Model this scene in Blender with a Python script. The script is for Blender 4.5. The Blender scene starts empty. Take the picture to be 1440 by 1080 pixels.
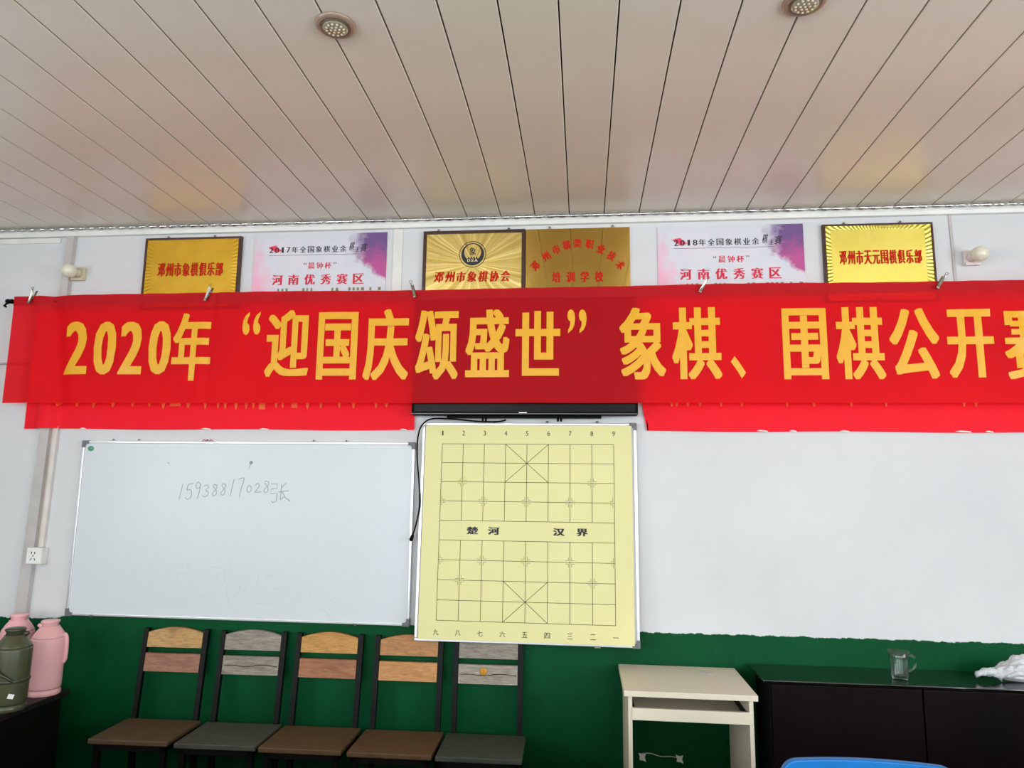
import bpy, bmesh, math, random
from mathutils import Vector, Matrix, Euler
PI = math.pi
S = bpy.context.scene
C = S.collection
random.seed(7)

# ------------------------------------------------------------------ camera
cam_d = bpy.data.cameras.new('camera'); cam = bpy.data.objects.new('camera', cam_d); C.objects.link(cam)
cam_d.sensor_width = 36; cam_d.lens = 996.8/1440*36; cam_d.clip_start = .05
_p, _y, _r = (math.radians(a) for a in (8.546, 5.791, 0.6965))
_f = Vector((-math.sin(_y)*math.cos(_p), math.cos(_y)*math.cos(_p), math.sin(_p)))
_rt = Vector((math.cos(_y), math.sin(_y), 0)); _up = _rt.cross(_f)
_x = math.cos(_r)*_rt+math.sin(_r)*_up; _u = -math.sin(_r)*_rt+math.cos(_r)*_up
M = Matrix((_x, _u, -_f)).transposed().to_4x4(); M.translation = (0, 0, 1.62)
cam.matrix_world = M
S.camera = cam
# ------------------------------------------------------------------ world, light, exposure
W = bpy.data.worlds.new('overcast_sky'); S.world = W; W.use_nodes = True
bg = W.node_tree.nodes['Background']; bg.inputs[0].default_value = (.80, .89, 1, 1); bg.inputs[1].default_value = .6
XL, XR, YB, YW, ZC = -4.3, 4.0, -3.8, 3.7, 3.105
WIN = [('L', -1.2, .9), ('L', -3.4, -1.7), ('R', -.7, 1.4), ('R', -3.3, -1.4), ('B', -3.3, -.9), ('B', .7, 3.1)]
WZ0, WZ1 = 1.0, 2.6
def area(name, loc, rot, sx, sy, power, col):
    l = bpy.data.lights.new(name, 'AREA'); l.shape = 'RECTANGLE'; l.size = sx; l.size_y = sy; l.energy = power; l.color = col
    o = bpy.data.objects.new(name, l); C.objects.link(o); o.location = loc; o.rotation_euler = rot
    return o
POW = {'L': 56, 'R': 92, 'B': 112}
for sd, a, b in WIN:
    m = (a+b)/2; zc = (WZ0+WZ1)/2
    if sd == 'L': area('window_daylight', (XL-.12, m, zc), (0, -PI/2, 0), WZ1-WZ0, b-a, POW['L'], (.93, .97, 1))
    if sd == 'R': area('window_daylight', (XR+.12, m, zc), (0, PI/2, 0), WZ1-WZ0, b-a, POW['R'], (.93, .97, 1))
    if sd == 'B': area('window_daylight', (m, YB-.12, zc), (PI/2, 0, 0), b-a, WZ1-WZ0, POW['B'], (.93, .97, 1))
S.view_settings.view_transform = 'Standard'; S.view_settings.look = 'None'
S.view_settings.gamma = 1; S.view_settings.use_curve_mapping = False
S.view_settings.exposure = 0.55
S.cycles.use_denoising = True
S.cycles.transparent_max_bounces = 16

# ------------------------------------------------------------------ materials
def lin(c):
    return tuple((v/255/12.92 if v/255 <= .04045 else ((v/255+.055)/1.055)**2.4) for v in c)
class NT:
    def __init__(s, name):
        s.m = bpy.data.materials.new(name); s.m.use_nodes = True; s.t = s.m.node_tree; s.b = s.t.nodes['Principled BSDF']
        s.out = s.t.nodes['Material Output']
    def n(s, typ, **kw):
        o = s.t.nodes.new(typ)
        for k, v in kw.items(): setattr(o, k, v)
        return o
    def l(s, a, b): s.t.links.new(a, b)
    def math(s, op, a, b=None, clamp=False):
        o = s.n('ShaderNodeMath', operation=op, use_clamp=clamp)
        for i, v in enumerate((a, b)):
            if v is None: continue
            if isinstance(v, (int, float)): o.inputs[i].default_value = v
            else: s.l(v, o.inputs[i])
        return o.outputs[0]
    def mix(s, f, a, b):
        o = s.n('ShaderNodeMix', data_type='RGBA')
        for i, v in ((0, f), (6, a), (7, b)):
            if isinstance(v, tuple): o.inputs[i].default_value = (*v[:3], 1)
            elif isinstance(v, (int, float)): o.inputs[i].default_value = v
            else: s.l(v, o.inputs[i])
        return o.outputs[2]
    def noise(s, scale, detail=4, rough=.55, vec=None, sc=None):
        tc = vec or s.n('ShaderNodeTexCoord').outputs['Object']
        if sc:
            mp = s.n('ShaderNodeMapping'); mp.inputs['Scale'].default_value = sc; s.l(tc, mp.inputs[0]); tc = mp.outputs[0]
        o = s.n('ShaderNodeTexNoise'); o.inputs['Scale'].default_value = scale; o.inputs['Detail'].default_value = detail
        o.inputs['Roughness'].default_value = rough; s.l(tc, o.inputs['Vector'])
        return o.outputs[0]
    def ramp(s, f, a, b):
        o = s.n('ShaderNodeMapRange'); o.inputs[1].default_value = a; o.inputs[2].default_value = b; s.l(f, o.inputs[0]); return o.outputs[0]
    def xyz(s):
        o = s.n('ShaderNodeSeparateXYZ'); s.l(s.n('ShaderNodeTexCoord').outputs['Object'], o.inputs[0]); return o.outputs
    def bump(s, h, strength, dist=.002):
        o = s.n('ShaderNodeBump'); o.inputs['Strength'].default_value = strength; o.inputs['Distance'].default_value = dist
        s.l(h, o.inputs['Height']); s.l(o.outputs[0], s.b.inputs['Normal'])
    def base(s, v):
        if isinstance(v, tuple): s.b.inputs['Base Color'].default_value = (*v[:3], 1)
        else: s.l(v, s.b.inputs['Base Color'])
def mat(name, col, rough=.5, metal=0, var=.06, scale=9, bump=0, coat=0, spec=.5):
    """plain procedural material: col (sRGB 0-255) with a little noise in colour and relief"""
    s = NT(name); c = lin(col)
    nz = s.noise(scale)
    s.base(s.mix(s.ramp(nz, .3, .7), tuple(v*(1-var) for v in c), tuple(min(1, v*(1+var)) for v in c)))
    s.b.inputs['Roughness'].default_value = rough; s.b.inputs['Metallic'].default_value = metal
    s.b.inputs['Coat Weight'].default_value = coat; s.b.inputs['Specular IOR Level'].default_value = spec
    if bump: s.bump(s.noise(scale*12), bump)
    return s.m
def wood(name, c1, c2, knots=.5, rough=.55, along='X', seed=0):
    s = NT(name); a, b = lin(c1), lin(c2)
    tc = s.n('ShaderNodeTexCoord').outputs['Object']
    mp = s.n('ShaderNodeMapping'); mp.inputs['Location'].default_value = (seed*1.7, seed*.9, seed*2.3)
    mp.inputs['Scale'].default_value = (1, 9, 9) if along == 'X' else (9, 1, 9); s.l(tc, mp.inputs[0])
    n1 = s.noise(9, 6, .65, vec=mp.outputs[0])
    mp2 = s.n('ShaderNodeMapping'); mp2.inputs['Location'].default_value = (seed*3.1, 0, seed*.77); mp2.inputs['Scale'].default_value = (1, 1.6, 1.6); s.l(tc, mp2.inputs[0])
    n2 = s.noise(7, 3, .5, vec=mp2.outputs[0])
    col = s.mix(s.ramp(n1, .32, .68), a, b)
    k = s.ramp(n2, .66, .78)
    col = s.mix(s.math('MULTIPLY', k, knots), col, tuple(v*.25 for v in a))
    fine = s.noise(26, 4, .7, sc=(1, 10, 10) if along == 'X' else (10, 1, 10))
    col = s.mix(s.math('MULTIPLY', s.ramp(fine, .45, .68), .7), col, tuple(v*.42 for v in a))
    s.base(col); s.b.inputs['Roughness'].default_value = rough
    s.bump(fine, .25, .001)
    return s.m

def wall_mat():
    s = NT('painted_wall'); x, y, z = s.xyz()
    white = s.mix(s.ramp(s.noise(1.3, 5, .6), .3, .72), lin((207, 208, 210)), lin((217, 218, 219)))
    # faint scuffs
    white = s.mix(s.math('MULTIPLY', s.ramp(s.noise(3.1, 7, .7, sc=(1, 1, .5)), .62, .8), .35), white, lin((196, 188, 182)))
    green = s.mix(s.ramp(s.noise(2.2, 5, .6), .3, .7), lin((0, 66, 34)), lin((0, 78, 42)))
    green = s.mix(s.math('MULTIPLY', s.ramp(s.noise(30, 3, .5), .64, .75), .3), green, lin((40, 104, 76)))
    edge = s.math('ADD', z, s.math('MULTIPLY', s.math('SUBTRACT', s.noise(14, 5, .75), .5), .035))
    edge = s.math('SUBTRACT', edge, s.math('MULTIPLY', s.ramp(x, -2.86, -2.72), .022)); edge = s.math('SUBTRACT', edge, s.math('MULTIPLY', s.ramp(x, -.7, .3), .004))
    m_ = s.ramp(edge, .908, .911)
    s.base(s.mix(m_, green, white)); s.b.inputs['Roughness'].default_value = .55; s.b.inputs['Specular IOR Level'].default_value = .12
    s.bump(s.noise(55, 4, .6), .12, .002)
    return s.m
M_wall = wall_mat()
def strip_mat():
    s = NT('glossy_ceiling_panel')
    s.base(s.mix(s.ramp(s.noise(2, 4), .3, .7), lin((228, 219, 205)), lin((235, 227, 214))))
    s.b.inputs['Roughness'].default_value = .26; s.b.inputs['Specular IOR Level'].default_value = .36
    s.b.inputs['Metallic'].default_value = .0
    s.bump(s.noise(260, 2, .5, sc=(1, .12, 1)), .10, .0006)
    return s.m
M_strip = strip_mat()
M_dark_void = mat('dark_joint', (24, 20, 16), .9)
M_floor = mat('grey_floor_tile', (74, 68, 64), .3, var=.15, scale=3)
M_white_pvc = mat('white_pvc', (226, 224, 218), .35)
M_grey_paint = mat('grey_painted_steel', (188, 183, 180), .45, var=.12, scale=7)
M_trunk = mat('off_white_trunking', (216, 208, 202), .45, var=.08)
M_peach = mat('stained_plaster', (222, 206, 196), .7, var=.08, scale=5)
M_silver = mat('ribbed_silver', (205, 206, 205), .22, 1, var=.1, scale=30)
M_alu = mat('brushed_aluminium', (214, 214, 216), .32, .75, var=.05)
M_cap = mat('grey_plastic_cap', (104, 106, 110), .5)
M_black = mat('black_plastic', (9, 8, 7), .5, spec=.06)
M_blackmetal = mat('black_powder_coat', (9, 8, 8), .55, spec=.2, scale=40)
M_steel = mat('nickel_steel', (138, 134, 122), .32, 1)
def clothmix(name, col, tint, wd, wt, wp, weave=True):
    s = NT(name)
    c = lin(col)
    s.base(s.mix(s.ramp(s.noise(5, 3), .3, .7), tuple(v*.96 for v in c), tuple(min(1, v*1.04) for v in c)))
    s.b.inputs['Roughness'].default_value = .62; s.b.inputs['Specular IOR Level'].default_value = .25
    if weave: s.bump(s.noise(420, 2, .5), .15, .0006)
    tr = s.n('ShaderNodeBsdfTranslucent'); tr.inputs[0].default_value = (*c, 1)
    tp = s.n('ShaderNodeBsdfTransparent'); tp.inputs[0].default_value = (*tint, 1)
    m1 = s.n('ShaderNodeMixShader'); m1.inputs[0].default_value = wt/(wd+wt); s.l(s.b.outputs[0], m1.inputs[1]); s.l(tr.outputs[0], m1.inputs[2])
    m2 = s.n('ShaderNodeMixShader'); m2.inputs[0].default_value = wp; s.l(m1.outputs[0], m2.inputs[1]); s.l(tp.outputs[0], m2.inputs[2])
    s.l(m2.outputs[0], s.out.inputs[0])
    return s.m
M_banner = clothmix('red_banner_cloth', (246, 22, 38), (1, .055, .07), .72, .28, .42)
M_rear = clothmix('red_banner_cloth_rear', (254, 18, 42), (1, .05, .06), .9, .1, .05)
M_hem = clothmix('red_banner_hem', (196, 16, 28), (1, .05, .06), .8, .2, .10)
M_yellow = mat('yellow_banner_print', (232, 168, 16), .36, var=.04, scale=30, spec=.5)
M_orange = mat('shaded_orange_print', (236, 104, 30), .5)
M_red_ink = mat('red_lettering_paint', (192, 34, 16), .7, spec=.15)
M_red_ink2 = mat('crimson_print', (206, 30, 62), .5)
M_black_ink = mat('black_print', (34, 34, 40), .6)
M_line = mat('dark_olive_print', (62, 58, 26), .6)
M_marker = mat('faded_marker_ink', (150, 152, 158), .6)
M_ghost = mat('wiped_marker_ink', (203, 206, 212), .5)
M_wb = mat('whiteboard_enamel', (209, 214, 218), .3, var=.012, scale=2, spec=.35)
M_sheet = mat('pale_yellow_sheet', (225, 218, 156), .55, var=.025, scale=3)
M_gold_frame = mat('dark_mahogany_frame', (62, 32, 22), .35, scale=30, var=.2)
M_bulb = mat('opal_globe', (226, 222, 200), .25, spec=.6)
M_holder = mat('aged_cream_plastic', (206, 198, 168), .4)
M_holder_p = mat('pinkish_white_plastic', (226, 216, 212), .4)
M_laminate = mat('cream_laminate', (222, 212, 192), .4, var=.04, scale=4)
M_gloss_black = mat('glossy_black_lacquer', (14, 10, 11), .09, coat=.6, scale=3, var=.3)
M_maroon = mat('dark_maroon_lacquer', (14, 5, 8), .4, scale=2.2, var=.45, spec=.10)
M_blue = mat('glossy_blue_plastic', (0, 104, 176), .35, spec=.3)
M_pink = mat('pink_flask_plastic', (234, 176, 178), .28, var=.05)
M_olive = mat('olive_flask_plastic', (72, 75, 52), .3, var=.08)
M_olive_dk = mat('dark_olive_plastic', (58, 60, 44), .35)
M_redp = mat('red_flask_plastic', (196, 30, 30), .3)
M_tag = mat('white_sticker', (232, 232, 226), .5)
M_greendot = mat('green_sticker', (70, 150, 110), .3)
M_bag = mat('white_plastic_film', (200, 202, 206), .3, var=.03)
M_ring = mat('pinkish_lamp_ring', (166, 142, 128), .35, .2, var=.1, scale=30)
M_lens = mat('lamp_lens', (168, 158, 136), .18, .2, var=.08, scale=60)
M_led = mat('led_dome', (206, 198, 172), .2, spec=.5)
M_led_dk = mat('lamp_recess', (96, 84, 70), .4)
def gold(name, c1, c2, centre=(0, 0), rays=True, rough=.28, edge=None):
    s = NT(name); x, y, z = s.xyz()
    dx = s.math('SUBTRACT', x, centre[0]); dz = s.math('SUBTRACT', z, centre[1])
    ang = s.math('ARCTAN2', dz, dx)
    cb = s.n('ShaderNodeCombineXYZ'); s.l(ang, cb.inputs[0])
    nz = s.noise(5.5, 3, .6, vec=cb.outputs[0])
    f = s.ramp(nz, .35, .65)
    s.b.inputs['Metallic'].default_value = .85; s.b.inputs['Roughness'].default_value = rough
    if rays:
        s.base(s.mix(f, lin(c1), lin(c2)))
        s.bump(nz, .5, .004)
    else:
        s.base(s.mix(s.ramp(s.noise(6, 3), .3, .7), lin(c1), lin(c2)))
    if edge:      # embossed crinkles round the border
        w, h, es = edge
        ax = s.math('ABSOLUTE', x); az = s.math('ABSOLUTE', z)
        e = s.math('MAXIMUM', s.math('SUBTRACT', ax, w-.030), s.math('SUBTRACT', az, h-.022))
        band = s.ramp(e, 0, .004)
        wv = s.math('SINE', s.math('MULTIPLY', ang, 86))
        s.bump(s.math('MULTIPLY', band, wv), es, .005)
    return s.m
M_gold1 = gold('gold_foil_amber', (206, 160, 44), (222, 176, 60), rays=False, rough=.36, edge=(.27, .205, .10))
M_gold2 = gold('gold_foil_bright', (226, 206, 92), (238, 218, 110), rays=False, rough=.36, edge=(.262, .202, .35))
M_goldA = gold('brushed_brass_rays', (190, 156, 66), (240, 216, 140), centre=(0, .02))
M_brass = gold('polished_brass', (198, 160, 76), (206, 168, 84), rays=False, rough=.06)
def poster_mat():
    s = NT('ink_wash_poster'); x, y, z = s.xyz()
    n = s.noise(16, 6, .65); n5 = s.math('SUBTRACT', n, .5)
    base = s.mix(s.ramp(s.noise(5, 3), .35, .65), lin((222, 216, 224)), lin((206, 212, 220)))
    # purple cloud in the upper right corner, pink wash low left, red petal upper left (all flat print)
    d = s.math('ADD', s.math('ADD', s.math('MULTIPLY', x, 1.0), s.math('MULTIPLY', z, .62)), s.math('MULTIPLY', n5, .22))
    pur = s.mix(s.ramp(s.math('ADD', z, s.math('MULTIPLY', n5, .25)), .02, .15), lin((182, 40, 132)), lin((92, 36, 122)))
    e1 = s.ramp(s.math('ADD', x, s.math('MULTIPLY', n5, .16)), .17, .27)
    e2 = s.ramp(s.math('ADD', s.math('ADD', z, s.math('MULTIPLY', x, .67)), s.math('MULTIPLY', n5, .10)), .185, .215)
    base = s.mix(s.math('MULTIPLY', s.math('MULTIPLY', e1, e2), .9), base, pur)
    q = s.math('ADD', s.math('ADD', s.math('MULTIPLY', x, -1.0), s.math('MULTIPLY', z, -.45)), s.math('MULTIPLY', n5, .3))
    base = s.mix(s.math('MULTIPLY', s.ramp(q, .27, .40), .85), base, lin((240, 168, 196)))
    px = s.math('SUBTRACT', x, -.258); pz = s.math('SUBTRACT', z, .125)
    r = s.math('ADD', s.math('ABSOLUTE', s.math('MULTIPLY', px, .55)), s.math('ABSOLUTE', s.math('ADD', pz, s.math('MULTIPLY', px, .25))))
    r = s.math('ADD', r, s.math('MULTIPLY', n5, .03))
    base = s.mix(s.ramp(r, .026, .018), base, lin((232, 62, 96)))
    s.base(base); s.b.inputs['Roughness'].default_value = .35
    return s.m
M_poster = poster_mat()
def glass_mat(name, col, thin=False):
    s = NT(name)
    if thin:
        tp = s.n('ShaderNodeBsdfTransparent'); tp.inputs[0].default_value = (.96, .97, .97, 1)
        gl = s.n('ShaderNodeBsdfGlossy'); gl.inputs['Roughness'].default_value = .02
        m1 = s.n('ShaderNodeMixShader'); m1.inputs[0].default_value = .06; s.l(tp.outputs[0], m1.inputs[1]); s.l(gl.outputs[0], m1.inputs[2])
        s.l(m1.outputs[0], s.out.inputs[0])
    else:
        s.base(col); s.b.inputs['Transmission Weight'].default_value = 1; s.b.inputs['Roughness'].default_value = .02; s.b.inputs['IOR'].default_value = 1.45
    return s.m
def thin_glass():
    s = NT('clear_mug_glass')
    tp = s.n('ShaderNodeBsdfTransparent'); tp.inputs[0].default_value = (.97, .985, .98, 1)
    gl = s.n('ShaderNodeBsdfGlossy'); gl.inputs['Roughness'].default_value = .05
    lw = s.n('ShaderNodeLayerWeight'); lw.inputs[0].default_value = .28
    m1 = s.n('ShaderNodeMixShader'); s.l(s.math('ADD', s.math('MULTIPLY', lw.outputs['Fresnel'], .45), .03), m1.inputs[0]); s.l(tp.outputs[0], m1.inputs[1]); s.l(gl.outputs[0], m1.inputs[2])
    s.l(m1.outputs[0], s.out.inputs[0]); return s.m
M_pane = glass_mat('window_glass', (1, 1, 1), True)
M_glass = glass_mat('clear_glass', (.97, 1, .99))

# ------------------------------------------------------------------ mesh helpers
class MB:
    def __init__(s): s.v = []; s.f = []; s.sm = []
    def add(s, vs, fs, smooth=False):
        n = len(s.v); s.v += [tuple(p) for p in vs]; s.f += [tuple(i+n for i in q) for q in fs]; s.sm += [smooth]*len(fs); return s
    def box(s, x0, x1, y0, y1, z0, z1, b=0, M=None):
        if b <= 0:
            vs = [(x, y, z) for x in (x0, x1) for y in (y0, y1) for z in (z0, z1)]
            fs = [(0, 1, 3, 2), (4, 6, 7, 5), (0, 4, 5, 1), (2, 3, 7, 6), (0, 2, 6, 4), (1, 5, 7, 3)]
        else:
            bm = bmesh.new(); bmesh.ops.create_cube(bm, size=1)
            for v in bm.verts: v.co = Vector(((x0+x1)/2+v.co.x*(x1-x0), (y0+y1)/2+v.co.y*(y1-y0), (z0+z1)/2+v.co.z*(z1-z0)))
            bmesh.ops.bevel(bm, geom=bm.edges[:], offset=b, segments=2, affect='EDGES', profile=.6)
            bm.verts.index_update(); vs = [v.co.copy() for v in bm.verts]; fs = [[v.index for v in f.verts] for f in bm.faces]; bm.free()
        if M: vs = [M @ Vector(v) for v in vs]
        return s.add(vs, fs)
    def lathe(s, prof, seg=24, M=None, smooth=True, flute=0, fz=None):
        vs = []; fs = []
        for r, z in prof:
            for k in range(seg):
                a = 2*PI*k/seg; rr = r*(1+(flute*math.cos(k*PI) if fz and fz[0] <= z <= fz[1] else 0))
                vs.append((rr*math.cos(a), rr*math.sin(a), z))
        for i in range(len(prof)-1):
            for k in range(seg):
                a, b = i*seg+k, i*seg+(k+1) % seg; fs.append((a, b, b+seg, a+seg))
        fs.append(tuple(range(seg-1, -1, -1))); fs.append(tuple(range((len(prof)-1)*seg, len(prof)*seg)))
        if M: vs = [M @ Vector(v) for v in vs]
        return s.add(vs, fs, smooth)
    def tube(s, pts, r, seg=8, closed=False, flat=None):
        pts = [Vector(p) for p in pts]; vs = []; fs = []; n = len(pts)
        rs = r if isinstance(r, (list, tuple)) else [r]*n
        prev = None
        for i, p in enumerate(pts):
            t = (pts[(i+1) % n if closed else min(i+1, n-1)]-pts[(i-1) % n if closed else max(i-1, 0)]).normalized()
            if prev is None:
                ref = Vector((0, 1, 0)) if abs(t.y) < .9 else Vector((0, 0, 1))
                u = t.cross(ref).normalized()
            else: u = (prev-t*prev.dot(t)).normalized()
            prev = u; w = t.cross(u)
            for k in range(seg):
                a = 2*PI*k/seg; vs.append(p+rs[i]*(math.cos(a)*u+math.sin(a)*w*(flat or 1)))
        for i in range(n if closed else n-1):
            for k in range(seg):
                a, b = i*seg+k, i*seg+(k+1) % seg; c, d = ((i+1) % n)*seg+k, ((i+1) % n)*seg+(k+1) % seg
                fs.append((a, b, d, c))
        if not closed: fs.append(tuple(range(seg-1, -1, -1))); fs.append(tuple(range((n-1)*seg, n*seg)))
        return s.add(vs, fs, seg > 4)
    def ext(s, poly, y0, y1):
        """outline in (x, z), extruded along y"""
        n = len(poly); vs = [(x, y0, z) for x, z in poly]+[(x, y1, z) for x, z in poly]
        fs = [tuple(range(n)), tuple(range(2*n-1, n-1, -1))]+[(i, i+n, (i+1) % n+n, (i+1) % n) for i in range(n)]
        return s.add(vs, fs)
    def extx(s, poly, x0, x1):
        n = len(poly); vs = [(x0, y, z) for y, z in poly]+[(x1, y, z) for y, z in poly]
        fs = [tuple(range(n)), tuple(range(2*n-1, n-1, -1))]+[(i, i+n, (i+1) % n+n, (i+1) % n) for i in range(n)]
        return s.add(vs, fs)
    def build(s, name, m, parent=None, loc=None, label=None, normals=True):
        me = bpy.data.meshes.new(name); me.from_pydata([tuple(v) for v in s.v], [], s.f)
        me.polygons.foreach_set('use_smooth', s.sm)
        if normals:
            bm = bmesh.new(); bm.from_mesh(me); bmesh.ops.recalc_face_normals(bm, faces=bm.faces[:]); bm.to_mesh(me); bm.free()
        me.materials.append(m); me.update()
        o = bpy.data.objects.new(name, me); C.objects.link(o)
        if parent: o.parent = parent
        if loc: o.location = loc
        if name in ('lettering', 'small_print', 'emblem_letters', 'numbering', 'river_lettering', 'handwriting', 'wiped_writing', 'grid_lines', 'pin_slots', 'emblem', 'smudge', 'pen_mark'): o['kind'] = 'stuff'
        if label: o['label'] = label
        return o
def tag(o, label, cat=None, group=None, kind=None):
    o['label'] = label
    if cat: o['category'] = cat
    if group: o['group'] = group
    if kind: o['kind'] = kind
    return o
def thing(name, loc, label, cat, group=None, rot=(0, 0, 0)):
    o = bpy.data.objects.new(name, None); o.empty_display_size = .05; C.objects.link(o); o.location = loc; o.rotation_euler = rot
    return tag(o, label, cat, group)
def struct(o, label): return tag(o, label, kind='structure')
def copy_tree(src, parent=None):
    c = src.copy(); C.objects.link(c)
    if parent: c.parent = parent
    for ch in list(src.children): copy_tree(ch, c)
    return c

# ---- text: outlines from Blender's own built-in font, turned into flat meshes
_gc = {}
def glyph(t, offset=0.0):
    k = (t, offset)
    if k in _gc: return _gc[k]
    cu = bpy.data.curves.new('t', 'FONT'); cu.body = t; cu.offset = offset; cu.resolution_u = 3; cu.fill_mode = 'FRONT'
    o = bpy.data.objects.new('t', cu); C.objects.link(o)
    bpy.context.view_layer.update()
    ev = o.evaluated_get(bpy.context.evaluated_depsgraph_get()); me = bpy.data.meshes.new_from_object(ev)
    vs = [(v.co.x, v.co.y) for v in me.vertices]; fs = [tuple(p.vertices) for p in me.polygons]
    bpy.data.meshes.remove(me); bpy.data.objects.remove(o); bpy.data.curves.remove(cu)
    x0 = min(v[0] for v in vs); x1 = max(v[0] for v in vs); y0 = min(v[1] for v in vs); y1 = max(v[1] for v in vs)
    vs = [((v[0]-x0)/max(1e-6, x1-x0), (v[1]-y0)/max(1e-6, y1-y0)) for v in vs]
    _gc[k] = (vs, fs); return _gc[k]
def ink(mb, t, x0, x1, z0, z1, y, offset=0.0, sx=0, sz=0, rot=0, shear=0, step=.00012, dense=False):
    """one character stretched to the box, facing -y; sx/sz widen its strokes; rot about the box centre"""
    vs, fs = glyph(t, offset)
    sh = [(0, 0)]
    if sx and sz and dense: sh = [(sx*i/3, sz*j/2) for i in range(-3, 4) for j in range(-2, 3)]; step = .00003
    elif sx and sz: sh += [(-sx, -sz), (sx, -sz), (-sx, sz), (sx, sz)]
    elif sx: sh += [(-sx, 0), (sx, 0)]
    cx, cz = (x0+x1)/2, (z0+z1)/2
    if t == '1': x0, x1 = cx-.27*(x1-x0), cx+.27*(x1-x0)
    for k, (ax, az) in enumerate(sh):
        out = []
        for u, v in vs:
            px = (x0+abs(sx))+u*(x1-x0-2*abs(sx))+ax; pz = (z0+abs(sz))+v*(z1-z0-2*abs(sz))+az
            px += shear*(pz-cz)
            if rot:
                dx, dz = px-cx, pz-cz; px, pz = cx+dx*math.cos(rot)-dz*math.sin(rot), cz+dx*math.sin(rot)+dz*math.cos(rot)
            out.append((px, y-k*step, pz))
        mb.add(out, fs)
    return mb
def ink_line(mb, text, x0, x1, z0, z1, y, fill=.88, **kw):
    n = len(text); w = (x1-x0)/(n-1+fill)
    for i, ch in enumerate(text):
        if ch != ' ': ink(mb, ch, x0+i*w, x0+i*w+w*fill, z0, z1, y, **kw)
    return mb

# ================================================================== SETTING
o = MB().box(XL, XR, YB, YW, -.1, 0).build('floor', M_floor); struct(o, 'grey tiled floor')
o = MB().box(XL-.1, XR+.1, YW, YW+.15, 0, 3.3).build('wall_back', M_wall); struct(o, 'white wall with a green painted lower band')
def wall_with_holes(name, sd):
    holes = sorted([(a, b) for s_, a, b in WIN if s_ == sd])
    mb = MB(); lo, hi = (YB, YW) if sd in 'LR' else (XL, XR)
    t0, t1 = {'L': (XL-.15, XL), 'R': (XR, XR+.15), 'B': (YB-.15, YB)}[sd]
    def bx(a, b, z0, z1):
        if sd in 'LR': mb.box(t0, t1, a, b, z0, z1)
        else: mb.box(a, b, t0, t1, z0, z1)
    bx(lo, hi, 0, WZ0); bx(lo, hi, WZ1, 3.3)
    e = [lo]+[v for h in holes for v in h]+[hi]
    for i in range(0, len(e), 2): bx(e[i], e[i+1], WZ0, WZ1)
    o = mb.build(name, M_wall, normals=False); struct(o, 'white painted wall with windows'); return o
wall_with_holes('wall_left', 'L'); wall_with_holes('wall_right', 'R'); wall_with_holes('wall_rear', 'B')
for i, (sd, a, b) in enumerate(WIN):
    m = (a+b)/2
    loc, rz = {'L': ((XL, m, 0), PI/2), 'R': ((XR, m, 0), -PI/2), 'B': ((m, YB, 0), PI)}[sd]
    w = (b-a)/2
    win = bpy.data.objects.new(f'window_{i+1}', None); C.objects.link(win); win.location = loc; win.rotation_euler = (0, 0, rz)
    struct(win, 'white framed sliding window')
    mb = MB()
    for x0, x1, z0, z1 in ((-w, w, WZ0, WZ0+.05), (-w, w, WZ1-.05, WZ1), (-w, -w+.05, WZ0+.05, WZ1-.05), (w-.05, w, WZ0+.05, WZ1-.05), (-.03, .03, WZ0+.05, WZ1-.05)):
        mb.box(x0, x1, .02, .08, z0, z1, .004)
    mb.build('window_frame', M_white_pvc, win)
    for sgn in (-1, 1):
        x0, x1 = sorted((sgn*.03, sgn*(w-.05)))
        MB().box(x0, x1, .048, .052, WZ0+.05, WZ1-.05).build('pane', M_pane, win)
# ceiling: dark backing with one mesh per strip
ceil = MB().box(XL-.1, XR+.1, YB-.1, YW, ZC+.012, ZC+.1).build('ceiling', M_dark_void); struct(ceil, 'ceiling of long glossy beige panels with dark joints')
P = .1868; x_ = -1.94-12*P-.0
prof = None
k0 = int((XL+1.94)/P)-1
sm = None
for k in range(k0, int((XR+1.94)/P)+1):
    a = -1.94+k*P; b = a+P
    if b < XL or a > XR: continue
    g = .0026
    if sm is None:
        mb = MB(); h = .011; L = P-2*g
        mb.ext([(0, .0025), (.0025, 0), (L-.0025, 0), (L, .0025), (L, h), (0, h)], YB, YW-.002)
        o = mb.build('ceiling_strip', M_strip, ceil); sm = o.data
    else:
        o = bpy.data.objects.new('ceiling_strip', sm); C.objects.link(o); o.parent = ceil
    o.location = (a+g, 0, ZC)
# cornice: flat white moulding and a ribbed silver bead
o = MB().extx([(YW-.001, ZC-.052), (YW-.02, ZC-.050), (YW-.026, ZC-.032), (YW-.026, ZC-.001), (YW-.001, ZC-.001)], XL, XR).build('trim_1', M_white_pvc); struct(o, 'white moulding where the wall meets the ceiling')
mb = MB(); pts = []; rs = []
n = 620
for i in range(n+1):
    xx = XL+.02+(XR-XL-.04)*i/n
    pts.append((xx, YW-.038, ZC-.013)); rs.append(.0085+.003*math.sin(xx*2*PI/.062)+.001*math.sin(xx*31))
mb.tube(pts, rs, 6)
o = mb.build('trim_2', M_silver); struct(o, 'silver ribbed bead running along the ceiling edge')
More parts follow.
